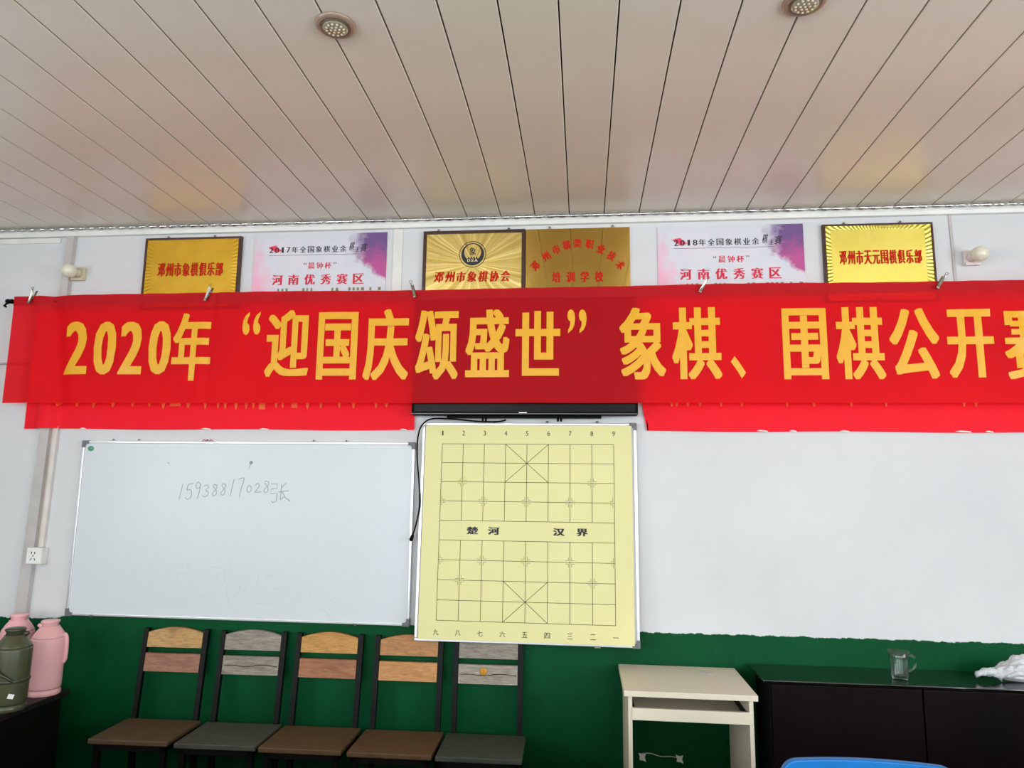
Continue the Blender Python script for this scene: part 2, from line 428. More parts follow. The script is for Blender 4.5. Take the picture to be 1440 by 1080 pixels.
# thin wall mouldings and columns
def slab_lean(name, xt, xb, w, y0, z0, z1, m, label, wt=None):
    mb = MB(); vs = []; w0 = w
    for z, xc in ((z0, xb), (z1, xt)):
        w = wt if (wt and z == z1) else w0
        for x, y in ((xc-w/2, YW-.001), (xc-w/2, y0), (xc+w/2, y0), (xc+w/2, YW-.001)): vs.append((x, y, z))
    mb.add(vs, [(0, 1, 2, 3), (7, 6, 5, 4), (0, 4, 5, 1), (1, 5, 6, 2), (2, 6, 7, 3), (3, 7, 4, 0)])
    o = mb.build(name, m); struct(o, label); return o
slab_lean('trim_3', -2.962, -3.040, .074, YW-.030, 0, ZC-.053, M_grey_paint, 'grey steel column strip at the left of the wall', .046)
slab_lean('trim_4', -2.932, -2.946, .024, YW-.018, 1.285, 1.945, M_trunk, 'off-white cable trunking leading down to the socket')
slab_lean('trim_5', -2.962, -2.978, .030, YW-.006, 1.285, 2.3, M_peach, 'strip of stained plaster beside the column')
slab_lean('trim_6', -1.02, -1.02, .052, YW-.006, 2.1, ZC-.053, M_white_pvc, 'white cover strip between poster and plaque')
slab_lean('trim_7', 1.886, 1.893, .014, YW-.006, 2.3, ZC-.053, M_grey_paint, 'thin grey vertical strip right of the bright gold plaque')
o = MB().box(XL, -3.04, YW-.008, YW-.001, ZC-.085, ZC-.055).build('trim_8', M_white_pvc); struct(o, 'short flat white strip below the moulding at far left')
o = MB().tube([(XL, YW-.006, 2.30), (-3.16, YW-.006, 2.305)], .006, 6).build('trim_9', M_grey_paint); struct(o, 'thin grey conduit at the left edge')

# ================================================================== BANNERS
BY = 3.555
def sag(x, z):
    t = (2.66-z)/.6
    y = .0045*math.sin(5.3*x+.4)+.0022*math.sin(13*x+1.1)*t
    y += -.030*math.exp(-((x+3.005-.02*t)/.035)**2)*(.35+.65*t)+.022*math.exp(-((x+2.93-.10*t)/.05)**2)
    y += -.008*math.exp(-((x+2.95-.75*t)/.06)**2)*max(0, 1-t)*min(1, t*4)
    y += .006*math.exp(-((x+1.99+.02*t)/.02)**2)-.004*math.exp(-((x+2.04)/.03)**2)
    if x > 1.7: y += .004*math.sin((x-1.7)*38+z*30)*min(1, (x-1.7)*2)*max(0, 1-t*.6)
    y += .0025*math.sin(31*x+3*z)*math.exp(-t*3)
    return y
def cloth(x0, x1, z0, z1, y, fn, nx, nz, thick=.0):
    mb = MB(); vs = []; fs = []
    for j in range(nz+1):
        for i in range(nx+1):
            x = x0+(x1-x0)*i/nx; z = z0+(z1-z0)*j/nz; vs.append((x, y+fn(x, z), z+.003*math.sin(2.3*x)*(j == nz)))
    for j in range(nz):
        for i in range(nx): a = j*(nx+1)+i; fs.append((a, a+1, a+nx+2, a+nx+1))
    return mb.add(vs, fs, True)
BX0, BX1 = -3.165, 2.62
ban = thing('red_banner', (0, BY, 2.06), 'long red banner with large yellow Chinese headline, hung across the wall', 'banner')
def off(mb, dz=-2.06, dy=-BY): mb.v = [(x, y+dy, z+dz) for x, y, z in mb.v]; return mb
off(cloth(BX0, BX1, 2.06, 2.655, BY, sag, 420, 22)).build('cloth', M_banner, ban, normals=False)
off(cloth(BX0, BX1, 2.606, 2.662, BY-.0025, sag, 420, 4)).build('top_hem', M_hem, ban, normals=False)
mb = MB(); mb.tube([(BX0-.03+(BX1-BX0+.03)*i/60, BY+.012+sag(BX0+(BX1-BX0)*i/60, 2.64), 2.632) for i in range(61)], .004, 6)
off(mb).build('rod', M_black, ban)
mb = MB(); mb.lathe([(.004, -.03), (.013, -.028), (.014, -.016), (.008, -.010), (.012, -.004), (.014, .006), (.008, .012)], 14, Matrix.Translation((BX0-.015, BY, 2.632)) @ Matrix.Rotation(PI/2, 4, 'Y'))
mb.tube([(BX0-.018, BY-.008, 2.634), (BX0-.03, BY-.012, 2.618), (BX0-.048, BY-.01, 2.605), (BX0-.04, BY, 2.60)], .006, 6)
off(mb).build('rod_end', M_black, ban, label='black knotted end of the banner rod')
CH = [('2', -2.83, -2.684, 2.217, 2.508), ('0', -2.654, -2.526, 2.215, 2.508), ('2', -2.507, -2.374, 2.216, 2.506), ('0', -2.343, -2.217, 2.216, 2.508), ('年', -2.207, -1.989, 2.18, 2.55), ('“', -1.818, -1.715, 2.426, 2.553), ('迎', -1.677, -1.44, 2.197, 2.558), ('国', -1.396, -1.18, 2.183, 2.545), ('庆', -1.145, -0.905, 2.18, 2.559), ('颂', -0.871, -0.642, 2.181, 2.548), ('盛', -0.604, -0.376, 2.192, 2.547), ('世', -0.345, -0.115, 2.198, 2.536), ('”', -0.079, 0.019, 2.418, 2.543), ('象', 0.184, 0.413, 2.178, 2.548), ('棋', 0.446, 0.686, 2.178, 2.544), ('、', 0.728, 0.8, 2.18, 2.292), ('围', 0.983, 1.196, 2.176, 2.533), ('棋', 1.237, 1.464, 2.175, 2.536), ('公', 1.49, 1.717, 2.176, 2.526), ('开', 1.753, 1.964, 2.18, 2.517), ('赛', 2.01, 2.27, 2.173, 2.534)]
for t, x0, x1, z0, z1 in CH:
    mb = MB()
    if t in '“”、': ink(mb, t, x0, x1, z0, z1, 0, offset=.02 if t == '、' else .01, step=.0003)
    elif t in '20': ink(mb, t, x0, x1, z0, z1, 0, sx=.0115, sz=.003, dense=True)
    else: ink(mb, t, x0, x1, z0, z1, 0, sx=.0085, sz=.0050, dense=True)
    me = bpy.data.meshes.new('character'); me.from_pydata(mb.v, [], mb.f)
    b2 = bmesh.new(); b2.from_mesh(me)
    xx = math.floor(x0/.022)*.022
    while xx < x1+.02:
        bmesh.ops.bisect_plane(b2, geom=b2.verts[:]+b2.edges[:]+b2.faces[:], plane_co=(xx, 0, 0), plane_no=(1, 0, 0)); xx += .022
    for zz in (2.25, 2.35, 2.45):
        bmesh.ops.bisect_plane(b2, geom=b2.verts[:]+b2.edges[:]+b2.faces[:], plane_co=(0, 0, zz), plane_no=(0, 0, 1))
    for v in b2.verts: v.co.y += sag(v.co.x, v.co.z)-.0022; v.co.z -= 2.06
    b2.to_mesh(me); b2.free(); me.materials.append(M_yellow)
    o = bpy.data.objects.new('character', me); C.objects.link(o); o.parent = ban

def rear(x0, x1, label, frag, curl):
    t = thing('rear_banner', ((x0+x1)/2, YW-.012, 1.93), label, 'banner')
    cx = (x0+x1)/2
    def fn(x, z):
        y = .0015*math.sin(9*x)+.001*math.sin(21*x+z*9)
        if not curl: y -= .042*math.exp(-((x+2.99)/.055)**4)
        return y
    mb = cloth(x0, x1, 1.93, 2.60, 0, fn, 220, 10)
    # bottom hem slightly uneven, inner corner turned under
    mb.v = [((x+(.022*max(0, 1-(z-1.93)/.12)**1.0 if curl and x < x0+.02 else 0))-cx, y, z-1.93+(.0025*math.sin(x*6) if z < 1.94 else 0)) for x, y, z in mb.v]
    mb.build('cloth', M_rear, t, normals=False)
    mb = MB()
    for fx, w, h, k in frag:      # lower tips of the printed characters below the front banner
        if k == 'v': mb.add([(fx-w/2-cx, -.004, .150), (fx-cx-.003, -.004, .132-h*.7), (fx-cx+.004, -.004, .132-h*.7), (fx+w/2-cx, -.004, .150)], [(0, 1, 2, 3)])
        else: mb.add([(fx-w/2-cx, -.004, .132-h), (fx+w/2-cx, -.004, .132-h), (fx+w/2-cx, -.004, .150), (fx-w/2-cx, -.004, .150)], [(0, 1, 2, 3)])
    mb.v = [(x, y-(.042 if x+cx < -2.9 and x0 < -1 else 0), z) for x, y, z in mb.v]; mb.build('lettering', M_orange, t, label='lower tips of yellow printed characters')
    for sx_, w in curl_tape[x0]:
        MB().add([(sx_-w-cx, -.006, .003), (sx_+w-cx, -.006, -.002), (sx_+w*.8-cx, -.006, .004), (sx_-w*.3-cx, -.0065, .008)], [(0, 1, 2, 3)]).build('tape', M_tag, t, label='scrap of tape on the bottom hem')
    return t
curl_tape = {-3.13: [(-2.77, .02), (-2.05, .03), (-1.72, .03), (-.95, .02)], .305: [(.9, .03), (1.05, .02), (1.3, .025), (1.86, .04), (1.98, .02)]}
fl = []
for px, w, h, k in [(96, 10, 3, 'v'), (117, 9, 2, 'v'), (141, 9, 4, 'v'), (169, 10, 3, 'v'), (197, 9, 2, 'v'), (221, 8, 2, 'v'), (241, 10, 6, 'v'), (258, 22, 1, 'b'), (276, 10, 5, 'v'), (300, 9, 6, 'v'), (318, 7, 5, 'v'), (328, 8, 6, 'v'), (343, 9, 7, 'v'), (357, 8, 6, 'v'), (367, 7, 5, 'v'), (379, 13, 5, 'b'), (398, 8, 4, 'v'), (407, 6, 4, 'v'), (423, 12, 3, 'b'), (441, 9, 6, 'v'), (459, 7, 5, 'v'), (484, 7, 4, 'v'), (503, 8, 5, 'v'), (533, 7, 4, 'v'), (547, 9, 3, 'v')]:
    fl.append((-3.14+(px-40)*(2.245/544), w*.0028, h*.0042, k))
fr = [(.305+(px-902)*.00347, .016, .006, 'v') for px in (945, 952, 968, 986, 1016, 1046, 1110, 1148, 1200, 1248, 1354, 1370)]
rear(-3.13, -.893, 'bright red second banner seen below the headline banner, left of the television', fl, False)
rear(.305, 2.62, 'bright red second banner seen below the headline banner, right of the television', fr, True)

def clip(x, ang, label):
    t = thing('metal_clip', (x, BY-.004+sag(x, 2.64), 2.645), label, 'clip', rot=(0, ang, 0))
    for s_, nm in ((-1, 'jaw'), (1, 'jaw')):
        mb = MB(); yy = s_
        pts = [(-.0065, -.028), (.0065, -.028), (.0075, 0), (.006, .030), (.0055, .052), (-.0055, .052), (-.006, .030), (-.0075, 0)]
        vs = []
        for y_ in (0, .0012):
            for px, pz in pts: vs.append((px, s_*(.004+abs(pz-.005)*.28+y_), pz))
        n_ = len(pts); fs = [tuple(range(n_)), tuple(range(2*n_-1, n_-1, -1))]+[(i, i+n_, (i+1) % n_+n_, (i+1) % n_) for i in range(n_)]
        mb.add(vs, fs); mb.build(nm, M_steel, t)
    MB().tube([(-.009, 0, .006), (.009, 0, .006)], .0055, 10).build('spring', M_steel, t)
    MB().tube([(.007*math.cos(a*PI/6), -.018, .056+.007*math.sin(a*PI/6)) for a in range(12)], .0016, 6, closed=True).build('ring', M_steel, t)
    MB().box(-.0075, .0075, -.020, -.011, -.031, -.020, .002).build('lip', M_steel, t, label='bright folded clamp tip')
for x, a, l in ((-3.055, .22, 'small steel clip at the left end of the headline banner'), (-2.025, .28, 'small steel clip in front of the amber gold plaque'),
                (-.885, -.28, 'small steel clip left of the emblem plaque'), (.60, .55, 'small steel clip in front of the 2018 poster'), (1.735, .60, 'small steel clip below the right corner of the bright gold plaque')):
    clip(x, a, l)

# ================================================================== PLAQUES AND POSTERS
def plaque(x0, x1, z0, z1, m, label, frame=.014, hooks=(), fr_m=M_gold_frame, right=.0, left=0, depth=.022, tilt=0.0):
    cx, cz = (x0+x1)/2, (z0+z1)/2; w, h = (x1-x0)/2, (z1-z0)/2
    t = thing('award_plaque', (cx, YW, cz), label, 'plaque', rot=(tilt, 0, 0))
    if frame:
        mb = MB(); d = -depth
        mb.box(-w, w, d, -.002, h-frame, h, .002); mb.box(-w, w, d, -.002, -h, -h+frame, .002)
        mb.box(-w, -w+frame+left, d, -.002, -h+frame, h-frame, .002); mb.box(w-frame-right, w, d, -.002, -h+frame, h-frame, .002)
        mb.build('frame', fr_m, t)
        MB().box(-w+frame+left, w-frame-right, -depth+.004, -.003, -h+frame, h-frame).build('panel', m, t)
    else: MB().box(-w, w, -depth, -.002, -h, h, .002).build('panel', m, t)
    for hx in hooks:
        mb = MB(); mb.tube([(hx, -.003, h+.012), (hx, -.012, h+.010)], .004, 8); mb.tube([(hx-.007, -.004, h+.001), (hx-.005, -.008, h+.011), (hx+.005, -.008, h+.011), (hx+.007, -.004, h+.001)], .0018, 6)
        mb.build('hanger', M_steel, t)
    return t, cx, cz
def lab(mb, t, cx, cz, m=M_red_ink, label='red lettering'):
    mb.v = [(x-cx, y, z-cz) for x, y, z in mb.v]; return mb.build('lettering', m, t, label=label)
PH = .42
t, cx, cz = plaque(-2.50, -1.922, 3.029-PH, 3.029, M_gold1, 'amber gold plaque in a dark frame, leftmost on the wall', .012, (-.16, .12), right=.006)
lab(ink_line(MB(), '邓州市象棋俱乐部', -2.413, -2.022, 2.80, 2.878, -.0205, sx=.0022, fill=.9), t, cx, cz)
t, cx, cz = plaque(1.244, 1.792, 3.013-PH, 3.013, M_gold2, 'bright gold plaque in a dark frame, rightmost on the wall', .010, (-.16, .12), left=.006)
lab(ink_line(MB(), '邓州市天元围棋俱乐部', 1.322, 1.728, 2.795, 2.868, -.0205, sx=.002, fill=.9), t, cx, cz)
t, cx, cz = plaque(-.874, -.311, 3.030-PH, 3.030, M_goldA, 'brushed gold plaque with a round black emblem above red lettering', .019, (-.20, .19))
lab(ink_line(MB(), '邓州市象棋协会', -.808, -.39, 2.737, 2.796, -.0205, sx=.0028, fill=.86, shear=.12), t, cx, cz)
# emblem (annulus, crescent, piece sign, letters)
ex, ez = -.598-cx, 2.893-cz
def annulus(mb, cx_, cz_, r0, r1, y, dz=0, n=48):
    vs = []; fs = []
    for k in range(n):
        a = 2*PI*k/n; vs.append((cx_+r0*math.cos(a), y, cz_+dz+r0*math.sin(a))); vs.append((cx_+r1*math.cos(a), y, cz_+r1*math.sin(a)))
    for k in range(n): a = 2*k; b = 2*((k+1) % n); fs.append((a, a+1, b+1, b))
    return mb.add(vs, fs)
mb = MB(); annulus(mb, ex, ez, .0705, .0745, -.0195); annulus(mb, ex, ez, .047, .063, -.0195, dz=.011)
ink(mb, '象', ex-.018, ex+.018, ez-.006, ez+.040, -.0198, sx=.001)
for k in range(4): mb.box(ex-.025+k*.0145, ex-.017+k*.0145, -.0196, -.0190, ez-.026, ez-.015)
mb.box(ex-.03, ex+.03, -.0196, -.0190, ez-.050, ez-.024)
mb.build('emblem', M_black_ink, t, label='round black emblem')
mb = MB(); ink(mb, 'D', ex-.029, ex-.012, ez-.043, ez-.028, -.0206, sx=.001); ink(mb, 'X', ex-.009, ex+.008, ez-.043, ez-.028, -.0206, sx=.001); ink(mb, 'A', ex+.011, ex+.029, ez-.043, ez-.028, -.0206, sx=.001)
mb.build('emblem_letters', mat('pale_gold_print', (232, 214, 170), .4), t, label='pale letters on the emblem')
t, cx, cz = plaque(-.309, .251, 3.030-PH, 3.030, M_brass, 'mirror-like brass plaque with arched red lettering', 0, (-.15, .19), depth=.012)
mb = MB()
for ch, (px, pz), a in zip('邓州市棋类职业技术', [(-.255, 2.822), (-.198, 2.874), (-.144, 2.912), (-.086, 2.936), (-.028, 2.945), (.037, 2.938), (.098, 2.910), (.154, 2.870), (.199, 2.818)], (62, 44, 29, 14, 0, -12, -27, -41, -58)):
    ink(mb, ch, px-.022, px+.022, pz-.025, pz+.025, -.0126, sx=.0028, sz=.001, rot=math.radians(a)*.75)
ink_line(mb, '培训学校', -.165, .110, 2.727, 2.786, -.0126, fill=.62, sx=.0028, sz=.001)
lab(mb, t, cx, cz)

def poster(x0, x1, z1, year, label):
    cx = (x0+x1)/2; h = .21; cz = z1-h; w = (x1-x0)/2
    t = thing('event_poster', (cx, YW, cz), label, 'poster')
    MB().box(-w, w, -.006, -.001, -h, h).build('sheet', M_poster, t)
    k = 2*w/.766
    def X(v): return (v+1.4665)*k     # layout measured on the 2017 sheet
    def Zz(v): return v-2.8275+.0
    mb = MB(); xs = X(-1.759)
    cells = [(year[0], .034), (year[1], .034), (year[2], .034), (year[3], .034)]
    x = X(-1.762)
    for ch in year: ink(mb, ch, x, x+.024, Zz(2.930), Zz(2.962), -.0066, sx=.0012); x += .0335*k
    x = X(-1.630)
    for ch in '年全国象棋业余': ink(mb, ch, x, x+.037, Zz(2.928), Zz(2.965), -.0066, sx=.001); x += .0465*k
    for ch, a, b, c, d in (('棋', -1.296, -1.268, 2.936, 2.985), ('王', -1.262, -1.238, 2.926, 2.952), ('赛', -1.232, -1.196, 2.928, 2.974)):
        ink(mb, ch, X(a), X(b), Zz(c), Zz(d), -.0066, sx=.0008, shear=.2)
    mb.box(X(-1.762), X(-1.235), -.0066, -.0060, Zz(2.914), Zz(2.9158))
    ink(mb, '“', X(-1.556), X(-1.540), Zz(2.858), Zz(2.870), -.0066); ink(mb, '”', X(-1.384), X(-1.368), Zz(2.858), Zz(2.870), -.0066)
    mb.build('lettering', M_black_ink, t, label='black lettering')
    mb = MB()
    ink_line(mb, '晨钟杯', X(-1.530), X(-1.395), Zz(2.833), Zz(2.870), -.0066, fill=.82, sx=.0012)
    ink_line(mb, '河南优秀赛区', X(-1.735), X(-1.205), Zz(2.742), Zz(2.801), -.0066, fill=.68, sx=.0032)
    mb.build('lettering', M_red_ink2, t, label='crimson lettering')
    mb = MB()
    rnd = random.Random(4)
    x = X(-1.70)
    while x < X(-1.10):
        if rnd.random() < .72: mb.box(x, x+.008+.010*rnd.random(), -.0066, -.006, Zz(2.704), Zz(2.722))
        x += .024
    mb.build('small_print', mat('olive_print', (128, 132, 100), .6), t)
    return t
poster(-1.850, -1.084, 3.037, '2017', 'pink and purple ink-wash poster dated 2017, left of the emblem plaque')
poster(.398, 1.152, 3.027, '2018', 'pink and purple ink-wash poster dated 2018, right of the brass plaque')

# ================================================================== TELEVISION
tv = thing('television', (-.307, 3.655, 2.003), 'wide black flat television mostly hidden behind the headline banner', 'television')
MB().box(-.583, .583, -.055, .005, 0, .66, .006).build('casing', M_black, tv)
MB().box(-.568, .568, -.0565, -.0555, .018, .645).build('screen', mat('dark_screen', (8, 8, 8), .3, spec=.15), tv)
MB().box(-.583, .583, -.0585, -.054, .004, .009, .001).build('bezel_strip', mat('grey_bezel', (92, 92, 92), .3), tv, label='thin grey strip along the bottom bezel')
MB().box(-.02, .02, -.0595, -.0565, .010, .014).build('badge', M_alu, tv)
MB().box(-.40, .40, -.03, .012, -.012, -.0005, .003).build('lower_housing', M_black, tv)
for x in (-.212, -.196, .178, .194):
    MB().lathe([(.005, -.022), (.006, -.012), (.006, 0)], 8, Matrix.Translation((x, -.02, -.008))).build('bracket_pin', M_black, tv)
def smooth(pts, n=8):
    out = []; P_ = [pts[0]]+pts+[pts[-1]]
    for i in range(1, len(P_)-2):
        p0, p1, p2, p3 = (Vector(q) for q in P_[i-1:i+3])
        for k in range(n):
            t = k/n; out.append(.5*((2*p1)+(-p0+p2)*t+(2*p0-5*p1+4*p2-p3)*t*t+(-p0+3*p1-3*p2+p3)*t**3))
    out.append(Vector(pts[-1])); return out
cab = thing('power_cable', (-.85, 3.655, 1.8), 'thin black cable looping from under the television down beside the whiteboard', 'cable')
cp = [(-.40, 3.66, 1.984), (-.425, 3.652, 1.976), (-.47, 3.640, 1.972), (-.556, 3.635, 1.974), (-.669, 3.632, 1.984), (-.783, 3.632, 1.986), (-.835, 3.635, 1.958), (-.857, 3.635, 1.902), (-.861, 3.637, 1.798), (-.846, 3.638, 1.65), (-.840, 3.638, 1.541), (-.853, 3.637, 1.45), (-.872, 3.637, 1.385)]
MB().tube([p-Vector((-.85, 3.655, 1.8)) for p in smooth(cp)], .0042, 8).build('cord', M_black, cab)
MB().tube([Vector(p)-Vector((-.85, 3.655, 1.8)) for p in [(-.869, 3.637, 1.392), (-.873, 3.637, 1.381), (-.878, 3.637, 1.366), (-.880, 3.637, 1.358)]], [.005, .009, .010, .006], 8).build('plug', M_black, cab)

# ================================================================== WHITEBOARD
def board(name, x0, x1, z0, z1, depth, label, cat, caps, fw=.012, m=M_wb):
    cx = (x0+x1)/2; w = (x1-x0)/2; h = z1-z0
    t = thing(name, (cx, YW-.002, z0), label, cat)
    MB().box(-w+fw*.5, w-fw*.5, -depth+.006, 0, fw*.5, h-fw*.5).build('panel', m, t)
    mb = MB()
    for a, b, c, d in ((-w, w, 0, fw), (-w, w, h-fw, h), (-w, -w+fw, fw, h-fw), (w-fw, w, fw, h-fw)): mb.box(a, b, -depth, -.001, c, d, .0025)
    mb.build('frame', M_alu, t)
    for k in caps:
        sx, sz = [(-1, 0), (1, 0), (-1, 1), (1, 1)][k]
        L, T = .038, .017; pts = [(0, 0), (L, 0), (L, T), (T+.006, T), (T, T+.006), (T, L), (0, L)]
        pts = [(.004, 0), (L, 0), (L, T), (T+.008, T), (T, T+.008), (T, L), (0, L), (0, .004)]
        q = [(-w-.002+px if sx < 0 else w+.002-px, -.002+pz if sz == 0 else h+.002-pz) for px, pz in pts]
        MB().ext(q, -depth-.003, -.002).build('corner_cap', M_cap, t)
    return t, cx, w, h
wb, wx, ww, wh = board('whiteboard', -2.757, -.884, .932, 1.864, .024, 'large whiteboard with a faded handwritten number, left of the yellow chess board', 'whiteboard', (0, 1, 2, 3))
MB().lathe([(.0165, -.0005), (.0175, 0), (.0165, .001)], 24, Matrix.Translation((-ww+.048, -.020, wh-.042)) @ Matrix.Rotation(PI/2, 4, 'X') @ Matrix.Diagonal((1, .8, 1, 1))).build('sticker', M_greendot, wb, label='oval green sticker')
for hx in (-ww+.17, -ww+.32, -.22, .38, .56): MB().lathe([(.004, 0), (.006, .002), (.006, .006), (.003, .008)], 8, Matrix.Translation((hx, -.012, wh+.004))).build('hanger', M_steel, wb)
for hx in (-.24, .0-.20): MB().tube([(hx-.01, -.010, wh+.001), (hx, -.010, wh+.012), (hx+.012, -.010, wh+.001)], .002, 6).build('hanger', M_red_ink2, wb, label='small red wire hanger')
for hx in (-ww+.15, ww-.28): MB().box(hx-.006, hx+.006, -.030, -.022, -.004, .006, .001).build('bracket', M_steel, wb)
# hand-written strokes (unit boxes, x right, y up)
D = {'1': [[(.7, 1), (.35, 0)]], '5': [[(.9, .95), (.35, .9), (.25, .55), (.6, .6), (.8, .4), (.7, .1), (.3, .0), (.05, .12)]],
     '9': [[(.8, .85), (.5, 1), (.25, .8), (.4, .6), (.75, .7), (.8, .9), (.7, .4), (.5, 0)]],
     '3': [[(.2, .9), (.6, 1), (.75, .8), (.45, .55), (.75, .4), (.7, .12), (.35, 0), (.1, .1)]],
     '8': [[(.75, .9), (.45, 1), (.3, .8), (.65, .5), (.7, .15), (.4, 0), (.25, .2), (.55, .5), (.75, .75), (.7, .95)]],
     '7': [[(.2, .95), (.85, 1), (.6, .4), (.45, -.15)]], '0': [[(.5, .75), (.25, .5), (.35, .2), (.65, .2), (.8, .5), (.55, .75)]],
     '2': [[(.2, .7), (.5, .85), (.7, .65), (.4, .3), (.15, .1), (.6, .12), (.95, .15)]]}
mb = MB(); x = -2.190
for i, ch in enumerate('15938817028'):
    wd = .048; zb = 1.548+i*.0045; hh = .088 if ch in '1597' else .062
    if ch in '38' and i < 7: zb += .006
    for st in D[ch]: mb.tube([Vector((x+px*wd-wx, -.0188, zb+pz*hh-.932)) for px, pz in [tuple(q)[:2] for q in [(s_.x, s_.y) for s_ in smooth([(a, b, 0) for a, b in st], 4)]]], .0016, 4, flat=.3)
    x += wd
Z_ = [[(.05, .95), (.38, .95), (.36, .72), (.08, .7), (.05, .45), (.4, .48), (.36, .1), (.2, 0), (.1, .1)], [(.85, 1), (.6, .75)], [(.45, .55), (1, .62)], [(.6, .95), (.58, .15), (.75, .3)], [(.65, .55), (.8, .3), (1.1, .1)]]
for st in Z_: mb.tube([(-1.665+px*.105-wx, -.0188, 1.540+pz*.105-.932) for px, pz in st], .0019, 4, flat=.3)
mb.build('handwriting', M_marker, wb, label='faded grey marker digits and one character')
mb = MB(); rnd = random.Random(11)
for i in range(30):
    bx = -2.24+.95*rnd.random(); bz = 1.00+.2*rnd.random(); a = rnd.choice((0, PI/2, .8, -.7, 1.2)); L = .03+.06*rnd.random()
    pts = [(bx+math.cos(a)*L*u+.01*math.sin(3*u+i)-wx, -.0186, bz+math.sin(a)*L*u-.932) for u in (0, .3, .6, 1)]
    mb.tube(pts, .0016, 4, flat=.25)
mb.build('wiped_writing', M_ghost, wb, label='faint traces of wiped writing')
mb = MB(); mb.lathe([(.006, 0), (.009, .0006), (.004, .001)], 10, Matrix.Translation((-1.78-wx, -.0183, 1.752-.932)) @ Matrix.Rotation(PI/2, 4, 'X'))
mb.tube([(-1.782-wx, -.0186, .815), (-1.79-wx, -.0186, .785)], .0015, 4, flat=.3)
mb.lathe([(.003, 0), (.004, .0006), (.003, .001)], 8, Matrix.Translation((-2.25-wx, -.0183, 1.745-.932)) @ Matrix.Rotation(PI/2, 4, 'X'))
mb.build('smudge', M_marker, wb)

# ================================================================== CHESS DEMONSTRATION BOARD
cb, bx_, bw, bh = board('chess_board', -.848, .272, .862, 1.968, .030, 'pale yellow Chinese chess demonstration board hung below the television', 'chess board', (1, 3), fw=.014, m=mat('board_backing', (206, 206, 204), .4))
def bl(mb): mb.v = [(x-bx_, y, z-.862) for x, y, z in mb.v]; return mb
MB().box(-.829-bx_, .247-bx_, -.0345, -.0325, .872-.862, 1.954-.862, .0008).build('sheet', M_sheet, cb)
gx0, gx1, gz0, gz1 = -.7375, .1555, .9645, 1.8555
gc = [gx0+(gx1-gx0)*i/8 for i in range(9)]; gr = [gz0+(gz1-gz0)*i/9 for i in range(10)]
mb = MB(); y = -.0352; lw = .00125
def seg(a, b, w=lw):
    a, b = Vector((a[0], 0, a[1])), Vector((b[0], 0, b[1])); d = (b-a).normalized(); n = Vector((-d.z, 0, d.x))*w
    mb.add([(p.x, y, p.z) for p in (a-n, b-n, b+n, a+n)], [(0, 1, 2, 3)])
for z in gr: seg((gx0, z), (gx1, z))
for i, x in enumerate(gc):
    if i in (0, 8): seg((x, gz0), (x, gz1))
    else: seg((x, gz0), (x, gr[4])); seg((x, gr[5]), (x, gz1))
for r in (0, 7): seg((gc[3], gr[r]), (gc[5], gr[r+2])); seg((gc[3], gr[r+2]), (gc[5], gr[r]))
for ci, ri in [(1, 2), (7, 2), (1, 7), (7, 7)]+[(c_, r_) for c_ in (0, 2, 4, 6, 8) for r_ in (3, 6)]:
    for sx in (-1, 1):
        if (ci == 0 and sx < 0) or (ci == 8 and sx > 0): continue
        for sz in (-1, 1):
            px, pz = gc[ci]+sx*.008, gr[ri]+sz*.008
            seg((px, pz), (px+sx*.016, pz), .0008); seg((px, pz), (px, pz+sz*.016), .0008)
bl(mb).build('grid_lines', M_line, cb, label='printed chess grid lines')
mb = MB()
for i, ch in enumerate('123456789'): ink(mb, ch, gc[i]-.007, gc[i]+.007, 1.900, 1.925, y, sx=.0003)
for i, ch in enumerate('九八七六五四三二一'):
    if ch == '一': ink(mb, ch, gc[i]-.014, gc[i]+.014, .906, .909, y)
    else: ink(mb, ch, gc[i]-.014, gc[i]+.014, .894, .921, y, sx=.0004)
bl(mb).build('numbering', M_line, cb, label='small printed column numbers')
mb = MB()
for ch, x0, x1 in (('楚', -.596, -.536), ('河', -.486, -.426), ('汉', -.154, -.094), ('界', -.036, .022)): ink(mb, ch, x0, x1, 1.391, 1.429, y, sx=.003, sz=.0008)
bl(mb).build('river_lettering', M_black_ink, cb, label='bold black characters in the middle band')
cb.location = (cb.location.x*.993, YW-.054, .862+.011); cb.rotation_euler = (-.0455, 0, 0); cb.scale = (.993, 1, .990)
for hx in (-.18, .36, .10): MB().lathe([(.005, 0), (.007, .002), (.007, .008), (.003, .010)], 8, Matrix.Translation((hx, -.015, bh+.003))).build('hanger', M_steel, cb)
MB().box(.34, .37, -.036, -.030, -.006, .004, .001).build('bracket', M_steel, cb)

